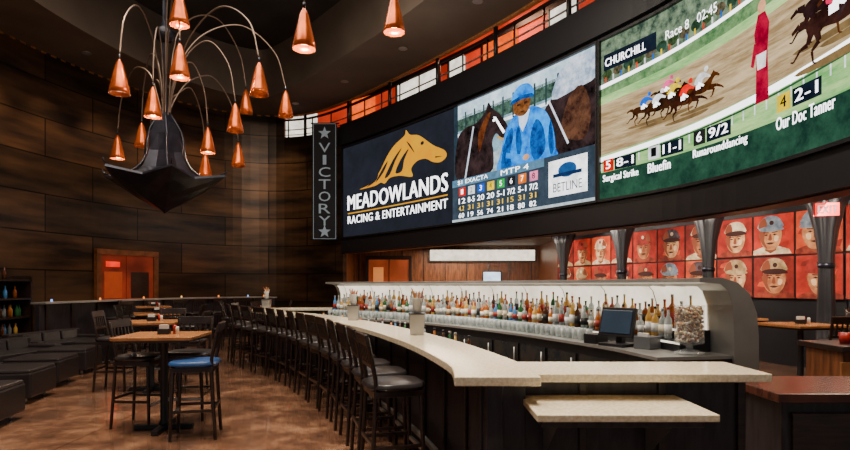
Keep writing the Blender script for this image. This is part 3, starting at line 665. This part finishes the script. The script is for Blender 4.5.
table(-5.3,11.2,.5); inst(base,(-5.9,11.4,0),1.8); inst(base,(-4.7,11.3,0),-1.4)
table(-4.2,14.0,.5); inst(base,(-4.8,14.1,0),1.8); inst(base,(-3.6,14.1,0),-1.4)
table(-7.0,14.6,.5); inst(base,(-7.6,14.7,0),1.8); inst(base,(-6.4,14.5,0),-1.4)
table(5.3,8.0,.2); inst(base,(5.3,7.35,0),math.pi); inst(base,(5.95,8.1,0),-1.5)
table(6.7,7.4,.2); inst(base,(6.6,8.05,0),.1)
table(4.3,10.4,.3); inst(base,(4.3,11.05,0),0); inst(base,(3.65,10.3,0),1.5)
table(5.15,9.6,.1); inst(base,(4.5,9.5,0),1.5)
table(7.45,8.6,.1); inst(base,(7.3,9.3,0),0)
def sofa(w,d):
    mb=MB()
    mb.box((0,0,.2),(w,d,.22),m_leather); mb.box((0,-.06,.36),(w-.3,d-.2,.14),m_leather)
    mb.box((0,d/2-.1,.45),(w,.2,.34),m_leather)
    for s_ in(-1,1): mb.box((s_*(w/2-.09),0,.36),(.18,d,.26),m_leather)
    n=3
    for i in range(n): mb.box((-w/2+.18+(w-.36)*(i+.5)/n,d/2-.25,.5),((w-.36)/n-.03,.14,.22),m_leather,rx=-.15)
    for a in(-1,1):
        for b in(-1,1): mb.box((a*(w/2-.08),b*(d/2-.08),.05),(.05,.05,.1),m_steel)
    return mb
sf=sofa(1.8,.85).done('lounge_sofa',bevel=.03,loc=(-6.9,7.6,0),rz=1.45)
inst(sf,(-7.4,9.9,0),1.45); inst(sf,(-7.8,12.0,0),1.4)
def ott(x,y):
    mb=MB(); mb.box((0,0,.25),(.8,.8,.34),m_leather); mb.box((0,0,.435),(.78,.78,.05),m_leather)
    for a in(-1,1):
        for b in(-1,1): mb.box((a*.28,b*.28,.04),(.05,.05,.08),m_steel)
    mb.done('ottoman',bevel=.03,loc=(x,y,0),rz=.2)
ott(-5.15,6.4);ott(-5.75,7.9);ott(-6.15,9.1);ott(-6.5,10.4);ott(-6.75,11.8)
mb=MB()
r1=sScr-1.3
mb.sweep(W,cp[3]-1,r1,[(1.9,0),(1.9,1.18),(2.0,1.18),(2.0,0)],m_barfront)
mb.sweep(W,cp[3]-1,r1,[(1.8,1.18),(1.8,1.22),(2.15,1.22),(2.15,1.18)],m_steel)
x=cp[3]-.8
while x<r1-.2: mb.sweep(W,x,x+.08,[(2.0,.1),(2.0,1.18),(2.03,1.18),(2.03,.1)],m_dark,step=.1); x+=.9
mb.done('drink_rail')
x=cp[3]+1
while x<sScr-2:
    p,t,n=W.fr(x); q=p+n*2.6; inst(base,(q.x,q.y,0),math.atan2(n.y,n.x)-math.pi/2); x+=1.15
mb=MB(); x=cp[3]-.5
while x<sScr-1.6:
    mb.lathe(W.P(x,1.95,1.221),[(.02,0),(.025,.03),(.018,.06)],E(random.choice(['#ffcf90','#9fc4ff','#ff9a60']),1.5),8); x+=1.7
mb.done('candle_holders')
mb=MB()
for z in(.5,.9,1.3,1.7): mb.box((0,0,z),(2.6,.45,.04),m_dark)
for x in(-1.3,0,1.3): mb.box((x,0,.9),(.06,.45,1.8),m_dark)
mb.box((0,.22,.9),(2.6,.03,1.8),m_dark)
for i in range(60):
    z=random.choice([.52,.92,1.32,1.72]); x=random.uniform(-1.2,1.2)
    if abs(x)<.06: continue
    mb.lathe((x,random.uniform(-.1,.05),z),[(.04,0),(.04,.15),(.015,.2),(.015,.26)],random.choice(gl),8)
mb.done('bottle_shelf',loc=(-8.9,11.2,0),rz=math.pi/2)
mb=MB()
mb.box((2.95,4.0,.42),(1.25,.62,.84),m_barfront); mb.box((2.95,4.0,.87),(1.35,.72,.06),M('cabinet_top','#5a3024',.25,hex2='#3c1e14',scale=4,stretch=(1,6,1)))
for i in range(2): mb.box((2.65+i*.6,3.68,.42),(.54,.03,.7),m_dark); mb.box((2.87+i*.16,3.655,.5),(.02,.02,.16),m_steel)
mb.box((2.95,4.0,.03),(1.2,.56,.06),m_black)
mb.done('service_cabinet',bevel=.006)
mb=MB(); mb.box((4.6,5.4,.5),(1.6,.5,1.0),m_wood2); mb.box((4.6,5.4,1.02),(1.7,.62,.05),m_dark)
for i in range(4): mb.box((3.95+i*.43,5.14,.5),(.36,.03,.8),m_walnut)
mb.done('side_counter',bevel=.006)
mb=MB()
for i in range(6): mb.lathe((4.0+i*.22,5.4,1.046),[(.04,0),(.05,.1),(.045,.1)],random.choice([m_red,m_white,gl[1]]),12)
mb.done('drinking_cups')
def exitsign(loc,rz,rod,w=.32,h=.19,em=.6):
    P2=Path([(-w/2,0),(w/2,0)],straight=True)
    mb=MB(); mb.box((0,0,0),(w,.06,h),M('exit_housing','#c00804',.5,hex2='#a80402',emit=em))
    mb.tube([(0,0,h/2),(0,0,rod)],.012,m_black,6)
    o=mb.done('exit_sign',loc=loc,rz=rz)
    F=Flat(P2,0,-h/2,w,h,n0=.0,step=9); F.text('EXIT',.1,.2,.9,.8,E('#ffd8d0',2.2),1,fat=.03)
    t=F.done('lettering'); t.parent=o; t.location=(0,-.035,0)
exitsign((5.95,8.4,2.72),-.2,ZL-2.72)
mb=MB()
for i in range(16):
    p=W.P(3+i*(W.L-4)/16,1.0,ZC-.006); mb.lathe(p,[(.0,0),(.09,0)],E('#fff0d0',5),14,smooth=False); mb.lathe(p,[(.09,-.004),(.12,-.004),(.12,.004)],m_steel,14)
mb.done('recessed_downlights')
mb=MB()
for i in range(7):
    for y in(8.9,10.0):
        x=-6.2+i*.85
        mb.lathe((x,y,ZT-.2),[(.07,0),(.08,.15),(.03,.2)],m_black,12); mb.lathe((x,y,ZT-.202),[(0,0),(.06,0)],E('#ffe8c0',5),12)
mb.done('track_spotlights')

# ------------------------------------------------------------ lights
K=1.35
def area(name,loc,size,power,color,target=None,sy=None,spread=180):
    l=bpy.data.lights.new(name,'AREA'); l.energy=power*K; l.size=size; l.color=color; l.spread=math.radians(spread)
    if sy: l.shape='RECTANGLE'; l.size_y=sy
    o=bpy.data.objects.new(name,l); COL.objects.link(o); o.location=loc
    if target is not None:
        o.rotation_euler=(Vector(target)-Vector(loc)).to_track_quat('-Z','Y').to_euler()
    return o
def spot(name,loc,target,power,color,ang=60,blend=.8,r=.1):
    l=bpy.data.lights.new(name,'SPOT'); l.energy=power*K; l.color=color; l.spot_size=math.radians(ang); l.spot_blend=blend; l.shadow_soft_size=r
    o=bpy.data.objects.new(name,l); COL.objects.link(o); o.location=loc; o.rotation_euler=(Vector(target)-Vector(loc)).to_track_quat('-Z','Y').to_euler()
warm=(1,.78,.56); wm2=(1,.88,.74)
area('overhead_fill',(-3,7,9.0),7,850,wm2,(-3,7,0))  # large soft fill added overhead, no fixture modelled
for i,(x,y) in enumerate([(-3.7,4.6),(-4.8,8.5),(-6,12),(-2,4.0),(-7,16),(-3.4,6.8)]):
    spot('floor_spot',(x,y,8.9),(x,y,0),1150,warm,42)
for (x,y) in[(.6,3.6),(1.4,3.6),(0.0,5.2),(-.6,7.2),(-1.8,9.6),(-3.2,12)]:
    spot('bar_spot',(x,y,8.9),(x,y,1),1100,wm2,26)
for i in range(4):
    q=B.P(1+i*2.2,.4,1.2); spot('back_bar_spot',(q.x-.8,q.y-.6,8.9),q,750,wm2,25)
spot('front_spot',(1.0,.2,8.9),(1.4,3.6,.6),700,wm2,34)
for i in range(9):
    s_=cp[2]+1+i*(sBal-cp[2])/8.5
    spot('wall_washer',W.P(s_,1.0,7.7),W.P(s_,0,2.6),380,(1,.66,.38),62)
for i in range(5):
    p=PW.P(.9+i*1.9,2.0,3.1); q=PW.P(.9+i*1.9,0,1.9); area('portrait_light',p,.5,72,wm2,q,1.6)
for u_ in(1.2,3.6): area('portrait_light',PW2.P(u_,2.0,3.1),.5,80,wm2,PW2.P(u_,0,1.9),1.6)
area('side_room_fill',(5.6,7.6,3.1),1.2,60,warm,(5.6,7.6,0))  # added fill to brighten the right-hand area, no fixtures
area('side_room_fill',(4.0,4.6,2.6),.6,22,warm,(3.6,4.4,0))
area('corridor_light',(1,20.5,3.0),2,170,warm,(1,20.5,0))
area('backbar_glow',(.5,8.2,2.6),1.5,35,wm2,(.5,8.2,0))
area('soffit_fill',(-1.5,9,5.6),3,110,wm2,(0,12,9))  # unseen lamp in mid-air, added to lighten the soffit from below
area('balcony_light',tuple(W.P(cp[8],-1.2,ZT-.1)),1,80,(1,.5,.3),tuple(W.P(cp[8],-1.2,7)))
for (x,y,z) in lamps[::3]+[(-1.6,7.5,4.97),(-.44,8.1,5.46)]:
    l=bpy.data.lights.new('lamp_bulb','POINT'); l.energy=30; l.color=warm; l.shadow_soft_size=.05
    o=bpy.data.objects.new('lamp_bulb',l); COL.objects.link(o); o.location=(x,y,z-.3)
w=bpy.data.worlds.new('world'); S.world=w; w.use_nodes=True
w.node_tree.nodes['Background'].inputs[0].default_value=(.9,.88,.92,1); w.node_tree.nodes['Background'].inputs[1].default_value=.22

# ------------------------------------------------------------ camera
c=bpy.data.cameras.new('camera'); co=bpy.data.objects.new('camera',c); COL.objects.link(co)
co.location=(0,0,1.6); co.rotation_euler=(math.pi/2,0,0); c.sensor_width=36; c.lens=24; c.shift_y=60/850; c.clip_end=100
S.camera=co
